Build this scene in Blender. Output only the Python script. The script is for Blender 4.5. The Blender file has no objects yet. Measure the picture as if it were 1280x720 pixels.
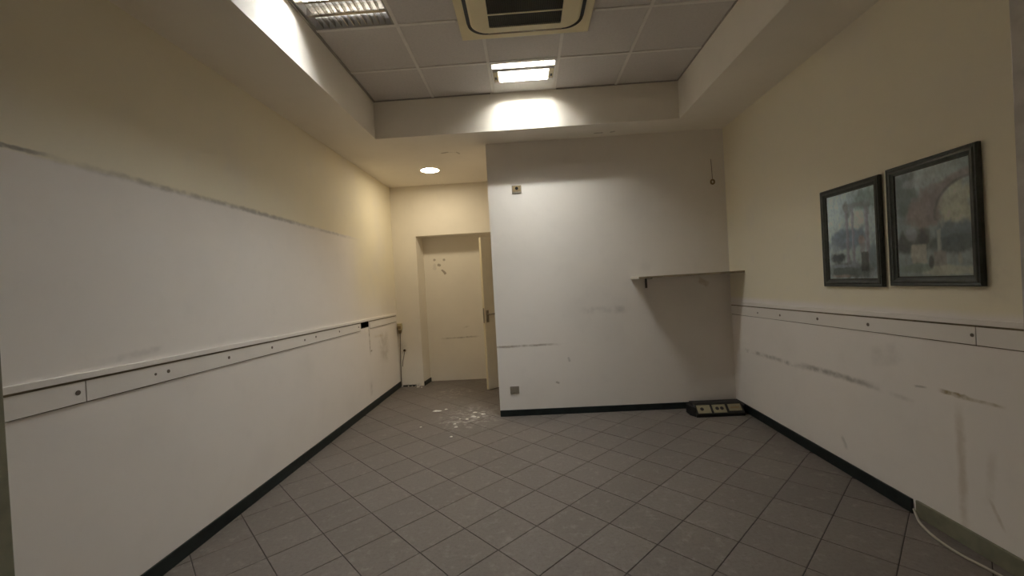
import bpy, bmesh, math, random
from mathutils import Vector, Matrix, noise

random.seed(7)
sc = bpy.context.scene
COL = sc.collection

# ------------------------------------------------------------------ camera
cam_d = bpy.data.cameras.new('camera')
cam_d.sensor_fit = 'HORIZONTAL'
cam_d.sensor_width = 36.0
cam_d.lens = 526.29 / 1280 * 36.0
cam_d.clip_start = 0.02
cam = bpy.data.objects.new('camera', cam_d)
COL.objects.link(cam)
fw = Vector((-0.0340408, 0.99938217, -0.00874666))
rt = Vector((0.99789662, 0.0335045, -0.05549575))
up = Vector((0.05516841, 0.01061738, 0.99842061))
EYE = Vector((0, 0, 1.4244))
cam.matrix_world = Matrix(((rt.x, up.x, -fw.x, EYE.x), (rt.y, up.y, -fw.y, EYE.y),
                           (rt.z, up.z, -fw.z, EYE.z), (0, 0, 0, 1)))
sc.camera = cam

# ------------------------------------------------------------------ world, exposure, light levels
w = bpy.data.worlds.new('world')
w.use_nodes = True
w.node_tree.nodes['Background'].inputs[0].default_value = (0.02, 0.02, 0.022, 1)
w.node_tree.nodes['Background'].inputs[1].default_value = 0.2
sc.world = w
sc.view_settings.view_transform = 'Standard'
sc.view_settings.look = 'None'
sc.view_settings.gamma = 1.0
sc.view_settings.use_curve_mapping = False
sc.view_settings.exposure = 1.38
sc.cycles.use_denoising = True
sc.cycles.max_bounces = 14
sc.cycles.diffuse_bounces = 10
sc.cycles.sample_clamp_indirect = 6.0
TUBE_W = 162.0          # lit fluorescent tubes
TUBE_COL = (0.98, 0.985, 0.93)
DOWN_W = 37.0           # recessed downlight in the hall
DOWN_COL = (1.0, 0.85, 0.60)

# ------------------------------------------------------------------ measured room
YS, YH, YR = 4.54, 6.165, 6.44      # partition, hall end wall, back of the door recess
XB, XE = -0.355, 0.75               # free edge of the partition, hall's far end
HS, HC = 2.9456, 3.3153             # soffit, raised ceiling
CL, CR, CY, CF = -1.4194, 1.5806, 4.166, 0.595
YF = -1.25
def xl(y): return -1.9614 + 0.0137 * (y - 4.5392)
def xr(y): return 2.1604 + 0.0162 * (y - 4.5392)
ID = lambda a, b, c: (a, b, c)
WL = lambda s, n, z: (xl(s) + n, s, z)
WR = lambda s, n, z: (xr(s) - n, s, z)
WS = lambda x, n, z: (x, YS - n, z)
WH = lambda x, n, z: (x, YH - n, z)

# ------------------------------------------------------------------ node helpers
class NT:
    def __init__(self, name):
        self.m = bpy.data.materials.new(name)
        self.m.use_nodes = True
        self.t = self.m.node_tree
        self.b = self.t.nodes['Principled BSDF']
    def n(self, typ, **kw):
        x = self.t.nodes.new(typ)
        for k, v in kw.items(): setattr(x, k, v)
        return x
    def put(self, sock, v):
        if isinstance(v, bpy.types.NodeSocket): self.t.links.new(v, sock)
        elif isinstance(v, (tuple, list)) and len(v) == 3 and sock.type == 'RGBA': sock.default_value = (*v, 1)
        else: sock.default_value = v
    def math(self, op, a, b=0.0, clamp=False):
        x = self.n('ShaderNodeMath', operation=op, use_clamp=clamp)
        self.put(x.inputs[0], a); self.put(x.inputs[1], b)
        return x.outputs[0]
    def vmath(self, op, a, b=None, s=None):
        x = self.n('ShaderNodeVectorMath', operation=op)
        self.put(x.inputs[0], a)
        if b is not None: self.put(x.inputs[1], b)
        if s is not None: self.put(x.inputs['Scale'], s)
        return x.outputs['Value'] if op in ('DOT_PRODUCT', 'LENGTH', 'DISTANCE') else x.outputs['Vector']
    def mix(self, f, a, b):
        x = self.n('ShaderNodeMix', data_type='RGBA')
        self.put(x.inputs[0], f); self.put(x.inputs[6], a); self.put(x.inputs[7], b)
        return x.outputs[2]
    def ramp(self, v, a, b, c=0.0, d=1.0, smooth=True):
        x = self.n('ShaderNodeMapRange', interpolation_type='SMOOTHSTEP' if smooth else 'LINEAR')
        self.put(x.inputs[0], v)
        for i, q in enumerate((a, b, c, d)): self.put(x.inputs[i + 1], q)
        return x.outputs[0]
    def noise(self, vec, scale, detail=3.0, rough=0.55):
        x = self.n('ShaderNodeTexNoise')
        self.put(x.inputs['Vector'], vec); self.put(x.inputs['Scale'], scale)
        self.put(x.inputs['Detail'], detail); self.put(x.inputs['Roughness'], rough)
        return x.outputs[0]
    def pos(self):
        return self.n('ShaderNodeNewGeometry').outputs['Position']
    def sep(self, v):
        x = self.n('ShaderNodeSeparateXYZ'); self.put(x.inputs[0], v); return x.outputs
    def comb(self, a, b, c=0.0):
        x = self.n('ShaderNodeCombineXYZ')
        for i, q in enumerate((a, b, c)): self.put(x.inputs[i], q)
        return x.outputs[0]
    def bump(self, h, strength=0.1, dist=0.01):
        x = self.n('ShaderNodeBump')
        self.put(x.inputs['Strength'], strength); self.put(x.inputs['Distance'], dist); self.put(x.inputs['Height'], h)
        self.t.links.new(x.outputs[0], self.b.inputs['Normal'])
    def col(self, c): self.put(self.b.inputs['Base Color'], c)
    def rough(self, r): self.put(self.b.inputs['Roughness'], r)

def segment_mark(t, uv, wob, wave, wob2, col, a, b, width, soft, colour, strength, broken=None):
    """a streak, crack or stain on a wall: distance to the segment a-b in wall coordinates"""
    ax, ay = a; bx, by = b
    L2 = max((bx - ax) ** 2 + (by - ay) ** 2, 1e-8)
    rel = t.vmath('SUBTRACT', uv, (ax, ay, 0))
    raw = t.vmath('DOT_PRODUCT', rel, ((bx - ax) / L2, (by - ay) / L2, 0))
    d = t.math('MINIMUM', t.math('MAXIMUM', raw, 0.0), 1.0)
    along = t.vmath('SCALE', (bx - ax, by - ay, 0), s=d)
    long_ = L2 ** 0.5 > 0.07
    off = t.vmath('SUBTRACT', rel, along)
    if long_:      # let the line waver by a few millimetres
        k = min(0.016, L2 ** 0.5 * 0.06)
        off = t.vmath('ADD', off, t.comb(t.math('MULTIPLY', t.math('SUBTRACT', wave, 0.5), k if abs(by - ay) > abs(bx - ax) else 0.0),
                                         t.math('MULTIPLY', t.math('SUBTRACT', wave, 0.5), k if abs(by - ay) <= abs(bx - ax) else 0.0)))
    dist = t.vmath('LENGTH', off)
    dist = t.math('ADD', dist, t.math('MULTIPLY', t.math('SUBTRACT', wob, 0.5), width * 1.6 + soft * 0.5))
    f = t.ramp(dist, width * 0.5, width * 0.5 + soft, strength, 0.0)
    if long_:
        f = t.math('MULTIPLY', f, t.math('MULTIPLY', t.ramp(raw, -0.02, 0.3), t.ramp(raw, 0.7, 1.02, 1.0, 0.0)))
        f = t.math('MULTIPLY', f, t.ramp(wob2, 0.30, 0.62, 0.35, 1.15))
    if broken is not None:
        f = t.math('MULTIPLY', f, broken)
    return t.mix(f, col, colour)

def plaster(name, low, high=None, zsplit=2.07, axis='y', marks=(), band=0.012, rough=0.75, beyond=None):
    t = NT(name)
    P = t.pos(); X, Y, Z = t.sep(P)
    big = t.noise(P, 1.3, 3); fine = t.noise(P, 38, 4, 0.6); mid = t.noise(P, 7, 4, 0.6)
    col = low
    if high:
        edge = t.math('ADD', Z, t.math('MULTIPLY', t.math('SUBTRACT', mid, 0.5), 0.02))
        f = t.ramp(edge, zsplit - band, zsplit + band)
        if beyond: f = t.math('MAXIMUM', f, t.math('MULTIPLY', t.ramp(Y, beyond - 0.3, beyond + 0.3), t.ramp(Z, 0.9, 1.7)))  # paints the downlight's warm tint into the hall end of the wall
        col = t.mix(f, low, high)
    dirty = tuple(c * 0.86 for c in low)
    col = t.mix(t.ramp(big, 0.45, 0.8, 0, 0.45), col, dirty)
    col = t.mix(t.ramp(mid, 0.5, 0.85, 0, 0.25), col, dirty)
    uv = t.comb(Y if axis == 'y' else X, Z if axis != 'xy' else Y)
    wob = t.noise(P, 24, 3); brk = t.ramp(t.noise(P, 9, 2), 0.35, 0.6)
    if marks: wave = t.noise(P, 4.5, 3); wob2 = t.noise(P, 14, 3)
    for mk in marks:
        a, b, wd, soft, c, st = mk[:6]
        col = segment_mark(t, uv, wob, wave, wob2, col, a, b, wd, soft, c, st, brk if len(mk) > 6 else None)
    t.col(col); t.rough(rough)
    t.put(t.b.inputs['Specular IOR Level'], 0.25)
    t.bump(t.math('ADD', fine, t.math('MULTIPLY', mid, 1.5)), 0.12, 0.004)
    return t.m

def plain(name, c, rough=0.5, metal=0.0, vary=0.12, scale=20, bump=0.0, spec=0.4):
    t = NT(name)
    P = t.pos()
    nz = t.noise(P, scale, 4)
    t.col(t.mix(t.ramp(nz, 0.35, 0.75), c, tuple(q * (1 - vary) for q in c)))
    t.rough(rough); t.put(t.b.inputs['Metallic'], metal); t.put(t.b.inputs['Specular IOR Level'], spec)
    if bump: t.bump(nz, bump, 0.003)
    return t.m

def emit(name, c, s):
    t = NT(name)
    t.col((0.8, 0.8, 0.8))
    t.put(t.b.inputs['Emission Color'], c); t.put(t.b.inputs['Emission Strength'], s)
    return t.m

GREY = (0.88, 0.838, 0.80); CREAM = (0.865, 0.805, 0.645)
BRN = (0.23, 0.18, 0.13); SOOT = (0.30, 0.275, 0.25)
M = {}
M['wall_left'] = plaster('paint_left', GREY, CREAM, 2.066, 'y', [
    ((1.30, 2.066), (1.77, 2.086), 0.006, 0.010, SOOT, 0.75),
    ((1.55, 2.073), (3.9, 2.064), 0.006, 0.024, SOOT, 0.45),
    ((2.6, 2.068), (5.0, 2.050), 0.005, 0.020, SOOT, 0.38),
    ((5.55, 0.45), (5.62, 0.92), 0.12, 0.16, (0.45, 0.40, 0.33), 0.40),
    ((5.05, 0.35), (5.07, 0.15), 0.02, 0.05, SOOT, 0.25),
    ((5.088, 1.09), (5.10, 0.62), 0.008, 0.007, BRN, 0.9),
    ((5.10, 0.70), (5.17, 0.70), 0.006, 0.008, BRN, 0.6),
    ((5.22, 0.86), (5.6, 0.84), 0.008, 0.02, (0.5, 0.42, 0.25), 0.35),
    ((1.85, 1.165), (2.3, 1.19), 0.008, 0.02, SOOT, 0.18, 1),
], beyond=4.78)
M['wall_right'] = plaster('paint_right', GREY, CREAM, 1.16, 'y', [
    ((4.50, 0.635), (3.20, 0.648), 0.004, 0.028, SOOT, 0.5, 1),
    ((3.48, 0.660), (2.62, 0.668), 0.004, 0.030, SOOT, 0.62),
    ((2.90, 0.668), (2.30, 0.635), 0.004, 0.020, SOOT, 0.25, 1),
    ((2.42, 0.735), (2.33, 0.745), 0.004, 0.008, SOOT, 0.5),
    ((2.28, 0.748), (2.10, 0.747), 0.011, 0.010, (0.30, 0.22, 0.10), 0.85),
    ((2.18, 0.745), (1.95, 0.747), 0.004, 0.010, (0.38, 0.30, 0.18), 0.6),
    ((2.17, 0.75), (2.165, 0.00), 0.006, 0.030, (0.48, 0.39, 0.29), 0.40),
    ((2.02, 0.55), (2.05, 0.25), 0.006, 0.030, (0.50, 0.42, 0.33), 0.20),
    ((2.05, 0.30), (1.98, 0.16), 0.004, 0.010, (0.45, 0.37, 0.28), 0.4),
    ((2.62, 0.95), (2.58, 0.80), 0.05, 0.12, SOOT, 0.16),
    ((3.0, 0.25), (2.95, 0.16), 0.008, 0.02, SOOT, 0.3),
    ((2.42, 1.085), (2.38, 1.05), 0.012, 0.014, SOOT, 0.6),
    ((2.0, 1.55), (1.98, 1.15), 0.02, 0.08, SOOT, 0.12),
], band=0.03)
M['wall_back'] = plaster('paint_partition', (0.84, 0.795, 0.745), None, 0, 'x', [
    ((-0.85, 0.750), (0.42, 0.756), 0.006, 0.014, (0.34, 0.28, 0.22), 0.75),
    ((0.50, 1.095), (1.12, 1.10), 0.01, 0.06, SOOT, 0.17, 1),
    ((0.92, 1.095), (1.05, 1.095), 0.012, 0.05, SOOT, 0.20),
    ((0.41, 0.60), (0.42, 0.57), 0.008, 0.012, SOOT, 0.4),
    ((0.27, 0.345), (0.29, 0.335), 0.008, 0.012, BRN, 0.5),
    ((1.2, 1.55), (1.35, 1.5), 0.03, 0.10, SOOT, 0.08),
    ((2.02, 2.64), (2.03, 2.45), 0.003, 0.004, BRN, 0.5),
    ((1.86, 1.30), (1.90, 1.37), 0.05, 0.06, (0.42, 0.28, 0.14), 0.35),
])
M['wall_hall'] = plaster('paint_hall', (0.84, 0.79, 0.70), None, 0, 'x', [
    ((-1.388, 1.864), (-1.386, 1.864), 0.018, 0.012, BRN, 0.6),
    ((-1.318, 1.78), (-1.316, 1.78), 0.032, 0.012, BRN, 0.65),
    ((-1.239, 1.858), (-1.237, 1.858), 0.018, 0.012, BRN, 0.6),
    ((-1.275, 1.70), (-1.235, 1.65), 0.020, 0.012, BRN, 0.7),
    ((-1.39, 1.74), (-1.39, 1.78), 0.03, 0.02, SOOT, 0.2),
    ((-1.38, 0.645), (-0.73, 0.658), 0.006, 0.014, BRN, 0.5),
    ((-1.02, 0.80), (-0.9, 0.82), 0.008, 0.015, BRN, 0.3, 1),
    ((-1.90, 0.70), (-1.86, 0.45), 0.03, 0.08, SOOT, 0.25),
    ((-1.90, 0.02), (-1.60, 0.02), 0.01, 0.03, SOOT, 0.4, 1),
])
M['soffit'] = plaster('paint_soffit', (0.87, 0.82, 0.735), None, 0, 'xy', [
    ((-0.865, 4.74), (-0.80, 4.72), 0.012, 0.012, BRN, 0.6),
    ((-0.80, 4.72), (-0.70, 4.74), 0.003, 0.006, BRN, 0.4),
    ((-0.70, 4.74), (-0.68, 4.80), 0.010, 0.012, BRN, 0.5),
    ((0.80, 4.42), (0.87, 4.42), 0.014, 0.012, BRN, 0.5),
    ((0.97, 4.42), (0.99, 4.41), 0.02, 0.012, BRN, 0.45),
])
M['white_wall'] = plaster('paint_plain', (0.88, 0.84, 0.78))

def tile_material():
    t = NT('floor_tile')
    P = t.pos(); X, Y, Z = t.sep(P)
    rnd = t.n('ShaderNodeObjectInfo').outputs['Random']
    base = t.mix(rnd, (0.144, 0.124, 0.108), (0.164, 0.142, 0.125))
    sp = t.noise(P, 48, 6, 0.8); md = t.noise(P, 13, 6, 0.75)
    base = t.mix(t.ramp(sp, 0.42, 0.72, 0, 0.6), base, (0.095, 0.080, 0.069))
    base = t.mix(t.ramp(md, 0.50, 0.72, 0, 0.75), base, (0.235, 0.213, 0.193))
    # white plaster dust trodden into the tiles where the hall begins
    d = t.vmath('LENGTH', t.vmath('MULTIPLY', t.vmath('SUBTRACT', P, (-0.70, 4.58, 0)), (1.0, 0.8, 1.0)))
    f = t.math('MULTIPLY', t.ramp(d, 0.03, 0.48, 1.0, 0.0), t.ramp(t.noise(P, 13, 6, 0.7), 0.42, 0.72))
    base = t.mix(t.math('MULTIPLY', f, 0.55), base, (0.68, 0.66, 0.62))
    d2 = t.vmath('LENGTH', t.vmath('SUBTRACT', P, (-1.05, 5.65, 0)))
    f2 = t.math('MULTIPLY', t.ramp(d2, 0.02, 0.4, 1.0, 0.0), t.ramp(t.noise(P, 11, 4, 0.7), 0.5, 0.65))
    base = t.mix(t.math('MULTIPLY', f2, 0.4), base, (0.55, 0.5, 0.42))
    t.col(base); t.rough(t.ramp(md, 0.3, 0.8, 0.55, 0.75)); t.put(t.b.inputs['Specular IOR Level'], 0.3)
    t.bump(sp, 0.15, 0.003)
    return t.m
M['tile'] = tile_material()
M['grout'] = plain('grout', (0.040, 0.034, 0.029), 0.9, vary=0.3)
M['skirting'] = plain('dark_skirting', (0.011, 0.018, 0.018), 0.45, vary=0.5, scale=12)
M['olive'] = plain('olive_skirting', (0.235, 0.225, 0.160), 0.6, vary=0.25, scale=10)
M['panel'] = plain('ceiling_panel', (0.67, 0.63, 0.60), 0.9, vary=0.08, scale=60, bump=0.1)
M['bar'] = plain('grid_bar', (0.80, 0.765, 0.72), 0.5, vary=0.06)
M['angle'] = plain('perimeter_angle', (0.36, 0.335, 0.30), 0.6)
M['steel_white'] = plain('white_steel', (0.78, 0.76, 0.72), 0.4, vary=0.05)
M['reflector'] = plain('reflector', (0.82, 0.80, 0.77), 0.35, vary=0.04)
M['alu'] = plain('louvre_aluminium', (0.40, 0.365, 0.32), 0.16, 1.0, vary=0.25, scale=40)
M['tray'] = plain('fixture_tray', (0.34, 0.315, 0.285), 0.5, vary=0.1)
M['divider'] = plain('trough_divider', (0.30, 0.28, 0.24), 0.5, vary=0.05)
M['blade'] = plain('fixture_blade', (0.60, 0.58, 0.55), 0.4, 1.0, vary=0.05)
M['tube_on'] = emit('tube_lit', TUBE_COL, TUBE_W)
M['tube_cool'] = emit('tube_lit_cool', (0.93, 0.975, 0.98), TUBE_W * 0.88)
M['tube_off'] = plain('tube_unlit', (0.80, 0.78, 0.76), 0.25, vary=0.02)
M['lamp_lens'] = emit('downlight_lens', DOWN_COL, DOWN_W)
M['black'] = plain('black_plastic', (0.008, 0.008, 0.008), 0.45, vary=0.3)
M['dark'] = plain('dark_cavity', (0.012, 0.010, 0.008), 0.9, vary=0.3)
M['gap'] = plain('ledge_gap_shade', (0.24, 0.20, 0.14), 0.9, vary=0.3)
M['gap_soft'] = plain('painted_joint_shade', (0.22, 0.18, 0.14), 0.9, vary=0.3)
M['screw'] = plain('rusty_screw', (0.20, 0.16, 0.13), 0.6, vary=0.4)
M['rail'] = plaster('rail_paint', (0.84, 0.80, 0.755))
M['ac'] = plain('yellowed_plastic', (0.87, 0.765, 0.50), 0.45, vary=0.07, scale=5)
M['ac_dark'] = plain('grille_dark', (0.030, 0.024, 0.014), 0.7)
M['ac_slat'] = plain('grille_slat', (0.075, 0.060, 0.034), 0.6)
M['socket_cream'] = plain('cream_plastic', (0.55, 0.47, 0.29), 0.45, vary=0.1)
M['module'] = plain('module_plastic', (0.27, 0.235, 0.150), 0.5, vary=0.2)
M['plate_brown'] = plain('brown_plate', (0.25, 0.185, 0.095), 0.5)
M['plate_grey'] = plain('grey_plate', (0.27, 0.235, 0.19), 0.5)
M['door'] = plain('door_paint', (0.80, 0.77, 0.67), 0.5, vary=0.05, scale=6)
M['door_edge'] = plain('door_edge_paint', (0.74, 0.66, 0.47), 0.5, vary=0.05)
M['metal'] = plain('dull_metal', (0.30, 0.27, 0.23), 0.4, 0.9)
M['shelf'] = plain('shelf_paint', (0.42, 0.38, 0.32), 0.6, vary=0.25, scale=8)
M['shelf_front'] = plain('shelf_front_edge', (0.33, 0.27, 0.19), 0.6, vary=0.3, scale=9)
M['shelf_edge'] = plain('shelf_edge_strip', (0.62, 0.57, 0.48), 0.5, vary=0.15)
M['bracket'] = plain('bracket_metal', (0.06, 0.05, 0.04), 0.5)
M['frame'] = plain('picture_frame_paint', (0.050, 0.055, 0.046), 0.42, vary=0.35, scale=30)
M['frame_lip'] = plain('picture_frame_lip', (0.085, 0.090, 0.075), 0.4, vary=0.3, scale=30)
M['mount'] = plain('picture_mount', (0.09, 0.095, 0.085), 0.8, vary=0.2)
M['cable'] = plain('cable_sheath', (0.42, 0.385, 0.31), 0.5, vary=0.15)
M['cable_dark'] = plain('cable_grimy', (0.20, 0.16, 0.13), 0.6, vary=0.2)
M['chip'] = plain('plaster_crumb', (0.80, 0.77, 0.70), 0.85, vary=0.12)
M['pilaster'] = plain('grey_pilaster', (0.64, 0.60, 0.565), 0.7, vary=0.2, scale=9, bump=0.2)

def glass_material():
    t = NT('picture_glass')
    tr = t.n('ShaderNodeBsdfTransparent'); tr.inputs[0].default_value = (0.96, 0.97, 0.97, 1)
    gl = t.n('ShaderNodeBsdfGlossy'); gl.inputs['Roughness'].default_value = 0.08
    fr = t.n('ShaderNodeFresnel'); fr.inputs[0].default_value = 1.45
    mx = t.n('ShaderNodeMixShader')
    t.t.links.new(fr.outputs[0], mx.inputs[0]); t.t.links.new(tr.outputs[0], mx.inputs[1]); t.t.links.new(gl.outputs[0], mx.inputs[2])
    t.t.links.new(mx.outputs[0], t.t.nodes['Material Output'].inputs[0])
    return t.m
M['glass'] = glass_material()
def print_material():
    t = NT('watercolour_print')
    a = t.n('ShaderNodeAttribute', attribute_name='Col')
    t.col(a.outputs['Color']); t.rough(0.7)
    return t.m
M['print'] = print_material()

# ------------------------------------------------------------------ mesh helpers
class MB:
    def __init__(self): self.v = []; self.f = []
    def quad(self, *pts):
        k = len(self.v); self.v += [tuple(p) for p in pts]; self.f.append(tuple(range(k, k + len(pts)))); return self
    def box(self, a0, a1, b0, b1, c0, c1, m=ID):
        k = len(self.v)
        self.v += [m(a, b, c) for c in (c0, c1) for b in (b0, b1) for a in (a0, a1)]
        self.f += [tuple(k + i for i in q) for q in ((0, 2, 3, 1), (4, 5, 7, 6), (0, 1, 5, 4), (2, 6, 7, 3), (0, 4, 6, 2), (1, 3, 7, 5))]
        return self
    def prism(self, poly, h0, h1, m):
        """poly of (p, q) extruded from h0 to h1; m maps (p, q, h) to a point"""
        k = len(self.v); n = len(poly)
        self.v += [m(p, q, h0) for p, q in poly] + [m(p, q, h1) for p, q in poly]
        self.f.append(tuple(range(k, k + n))); self.f.append(tuple(range(k + 2 * n - 1, k + n - 1, -1)))
        for i in range(n): self.f.append((k + i, k + (i + 1) % n, k + n + (i + 1) % n, k + n + i))
        return self
    def cyl(self, p, q, r, seg=14, r2=None):
        p, q = Vector(p), Vector(q); d = (q - p).normalized()
        a = d.orthogonal().normalized(); b = d.cross(a); r2 = r if r2 is None else r2
        k = len(self.v)
        for c, rr in ((p, r), (q, r2)):
            for i in range(seg):
                t = 2 * math.pi * i / seg
                self.v.append(tuple(c + a * math.cos(t) * rr + b * math.sin(t) * rr))
        self.f.append(tuple(range(k, k + seg))); self.f.append(tuple(range(k + 2 * seg - 1, k + seg - 1, -1)))
        for i in range(seg): self.f.append((k + i, k + (i + 1) % seg, k + seg + (i + 1) % seg, k + seg + i))
        return self
    def tube(self, path, r, seg=10):
        pts = [Vector(p) for p in path]
        k = len(self.v); n = len(pts)
        prev = None
        for i, p in enumerate(pts):
            d = (pts[min(i + 1, n - 1)] - pts[max(i - 1, 0)]).normalized()
            a = d.orthogonal().normalized() if prev is None else (prev - d * prev.dot(d)).normalized()
            prev = a; b = d.cross(a)
            for j in range(seg):
                t = 2 * math.pi * j / seg
                self.v.append(tuple(p + a * math.cos(t) * r + b * math.sin(t) * r))
        for i in range(n - 1):
            for j in range(seg):
                self.f.append((k + i * seg + j, k + i * seg + (j + 1) % seg, k + (i + 1) * seg + (j + 1) % seg, k + (i + 1) * seg + j))
        self.f.append(tuple(range(k, k + seg))); self.f.append(tuple(range(k + n * seg - 1, k + (n - 1) * seg - 1, -1)))
        return self
    def lathe(self, c, prof, seg=32):
        """prof of (r, z) around the vertical through c"""
        k = len(self.v); n = len(prof)
        for r, z in prof:
            for j in range(seg):
                t = 2 * math.pi * j / seg
                self.v.append((c[0] + r * math.cos(t), c[1] + r * math.sin(t), c[2] + z))
        for i in range(n - 1):
            for j in range(seg):
                self.f.append((k + i * seg + j, k + i * seg + (j + 1) % seg, k + (i + 1) * seg + (j + 1) % seg, k + (i + 1) * seg + j))
        return self
    def build(self, name, mat, parent=None, bevel=0.0, smooth=False, kind=None, label=None, recalc=True):
        o0 = Vector((0, 0, 0)) if parent is None else parent['_o']
        o0 = Vector(o0)
        me = bpy.data.meshes.new(name)
        me.from_pydata([tuple(Vector(v) - o0) for v in self.v], [], self.f)
        bm = bmesh.new(); bm.from_mesh(me)
        if recalc: bmesh.ops.recalc_face_normals(bm, faces=bm.faces)
        if bevel:
            es = [e for e in bm.edges if len(e.link_faces) == 2 and e.calc_face_angle(0) > 0.5]
            bmesh.ops.bevel(bm, geom=es, offset=bevel, segments=2, affect='EDGES', profile=0.5, clamp_overlap=True)
        bm.to_mesh(me); bm.free()
        if smooth:
            for p in me.polygons: p.use_smooth = True
        me.materials.append(mat)
        o = bpy.data.objects.new(name, me); COL.objects.link(o)
        if parent is not None:
            o.parent = parent
        o['_o'] = list(o0)
        if kind: o['kind'] = kind
        if label: o['label'] = label
        return o

def tag(o, label, cat, group=None):
    o['label'] = label; o['category'] = cat
    if group: o['group'] = group
    return o
def thing(name, loc, label, cat, group=None):
    o = bpy.data.objects.new(name, None); COL.objects.link(o)
    o.location = loc; o.empty_display_size = 0.1; o['_o'] = list(loc)
    return tag(o, label, cat, group)
def struct(name, mb, mat, label, cat='wall', **kw):
    o = mb.build(name, mat, kind='structure', **kw)
    return tag(o, label, cat)
def rounded(cx, cy, hx, hy, r, n=8):
    pts = []
    for sx, sy, a0 in ((1, 1, 0), (-1, 1, 90), (-1, -1, 180), (1, -1, 270)):
        for i in range(n + 1):
            t = math.radians(a0 + 90 * i / n)
            pts.append((cx + sx * (hx - r) + r * math.cos(t), cy + sy * (hy - r) + r * math.sin(t)))
    return pts

# ================================================================== SETTING
# ---- floor: slab of dark grout, 30 cm tiles laid on the diagonal
mb = MB().box(-2.6, 2.9, YF - 0.2, 7.0, -0.10, -0.003)
floor = struct('floor', mb, M['grout'], 'brown-grey stone tile floor laid on the diagonal with dark joints', 'floor')
HD = 0.2125                                   # half a tile's diagonal
def tile_mesh():
    b = MB(); k = HD - 0.0028; c = 0.0022
    ring = lambda r, z: [(r, 0, z), (0, r, z), (-r, 0, z), (0, -r, z)]
    b.v = ring(k, -0.008) + ring(k, -0.0016) + ring(k - c, 0.0)
    for q in (0, 4):
        for i in range(4): b.f.append((q + i, q + (i + 1) % 4, q + 4 + (i + 1) % 4, q + 4 + i))
    b.f.append((8, 9, 10, 11))
    me = bpy.data.meshes.new('tile'); me.from_pydata(b.v, [], b.f); me.update(); me.materials.append(M['tile'])
    return me, b
tme, tmb = tile_mesh()
rest = MB()
for i in range(-14, 16):
    for j in range(-22, 24):
        if (i + j) % 2 == 0: continue
        x, y = -0.229 + HD * i, 2.673 + HD * j
        room = (xl(y) - 0.18 < x < xr(y) + 0.18 and YF < y < YS + 0.2) or (xl(y) - 0.18 < x < 0.85 and YS <= y < YR + 0.18)
        if not room: continue
        v = Vector((x, y, 0)) - EYE
        d = v.dot(fw)
        seen = False
        if d > 0.5:
            px, py = 640 + 526.3 * v.dot(rt) / d, 360 - 526.3 * v.dot(up) / d
            seen = -110 < px < 1390 and py < 830 and not (y > YS + 0.25 and x > -0.1)
        if seen:
            o = bpy.data.objects.new('tile', tme); COL.objects.link(o)
            o.location = (x, y, random.uniform(-0.0004, 0.0004)); o.parent = floor
            o.rotation_euler = (0, 0, random.choice((0, 1, 2, 3)) * math.pi / 2)
        else:
            k = len(rest.v); rest.v += [(a + x, b_ + y, c) for a, b_, c in tmb.v]; rest.f += [tuple(k + q for q in f) for f in tmb.f]
rest.build('tile_field', M['tile'], floor, kind='stuff')

# ---- walls
TH = 0.16
def wall_left():
    b = MB()
    s0, s1, z0, z1 = 4.84, 5.10, 1.0, 1.072      # broken-out hole under the rail
    ss = [YF, s0, s1, YR + 0.15]; zs = [0, z0, z1, HC + 0.15]
    for i in range(3):
        for k in range(3):
            if i == 1 and k == 1: continue
            b.quad(WL(ss[i], 0, zs[k]), WL(ss[i + 1], 0, zs[k]), WL(ss[i + 1], 0, zs[k + 1]), WL(ss[i], 0, zs[k + 1]))
    D = -0.10
    b.quad(WL(s0, 0, z0), WL(s1, 0, z0), WL(s1, D, z0), WL(s0, D, z0))
    b.quad(WL(s0, 0, z1), WL(s1, 0, z1), WL(s1, D, z1), WL(s0, D, z1))
    b.quad(WL(s0, 0, z0), WL(s0, 0, z1), WL(s0, D, z1), WL(s0, D, z0))
    b.quad(WL(s1, 0, z0), WL(s1, 0, z1), WL(s1, D, z1), WL(s1, D, z0))
    b.quad(WL(s0, D, z0), WL(s1, D, z0), WL(s1, D, z1), WL(s0, D, z1))
    # back skin
    b.quad(WL(YF, -TH, 0), WL(YR + .15, -TH, 0), WL(YR + .15, -TH, HC + .15), WL(YF, -TH, HC + .15))
    return b
wl_o = struct('wall_left', wall_left(), M['wall_left'], 'long scuffed cream wall with a boarded rail and a broken hole', recalc=False)
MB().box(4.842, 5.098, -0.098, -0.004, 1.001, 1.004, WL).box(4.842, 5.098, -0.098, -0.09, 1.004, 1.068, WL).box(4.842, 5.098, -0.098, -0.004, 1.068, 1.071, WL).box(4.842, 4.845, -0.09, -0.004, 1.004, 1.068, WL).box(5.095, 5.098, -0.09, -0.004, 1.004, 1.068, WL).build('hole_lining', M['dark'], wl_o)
struct('wall_right', MB().box(YF, YS + 0.6, -TH, 0, 0, HC + 0.15, WR), M['wall_right'], 'stained cream wall with the two framed pictures')
struct('wall_back', MB().box(XB, xr(YS) + 0.1, YS, 5.30, 0, HC - 0.1), M['wall_back'], 'projecting partition wall carrying the corner shelf')
def wall_hall():
    b = MB()
    xo, xi, x1, zt = -1.59, -1.553, 0.02, 2.208
    b.prism([(xl(YH) - 0.1, YH), (xo, YH), (xi, YR), (xl(YH) - 0.1, YR)], 0, HC - 0.1, lambda p, q, h: (p, q, h))
    b.box(xo, x1, YH, YR, zt, HC - 0.1)
    b.box(x1, XE + 0.1, YH, YR, 0, HC - 0.1)
    b.box(xl(YH) - 0.1, XE + 0.1, YR, YR + 0.12, 0, HC - 0.1)
    return b
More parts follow.
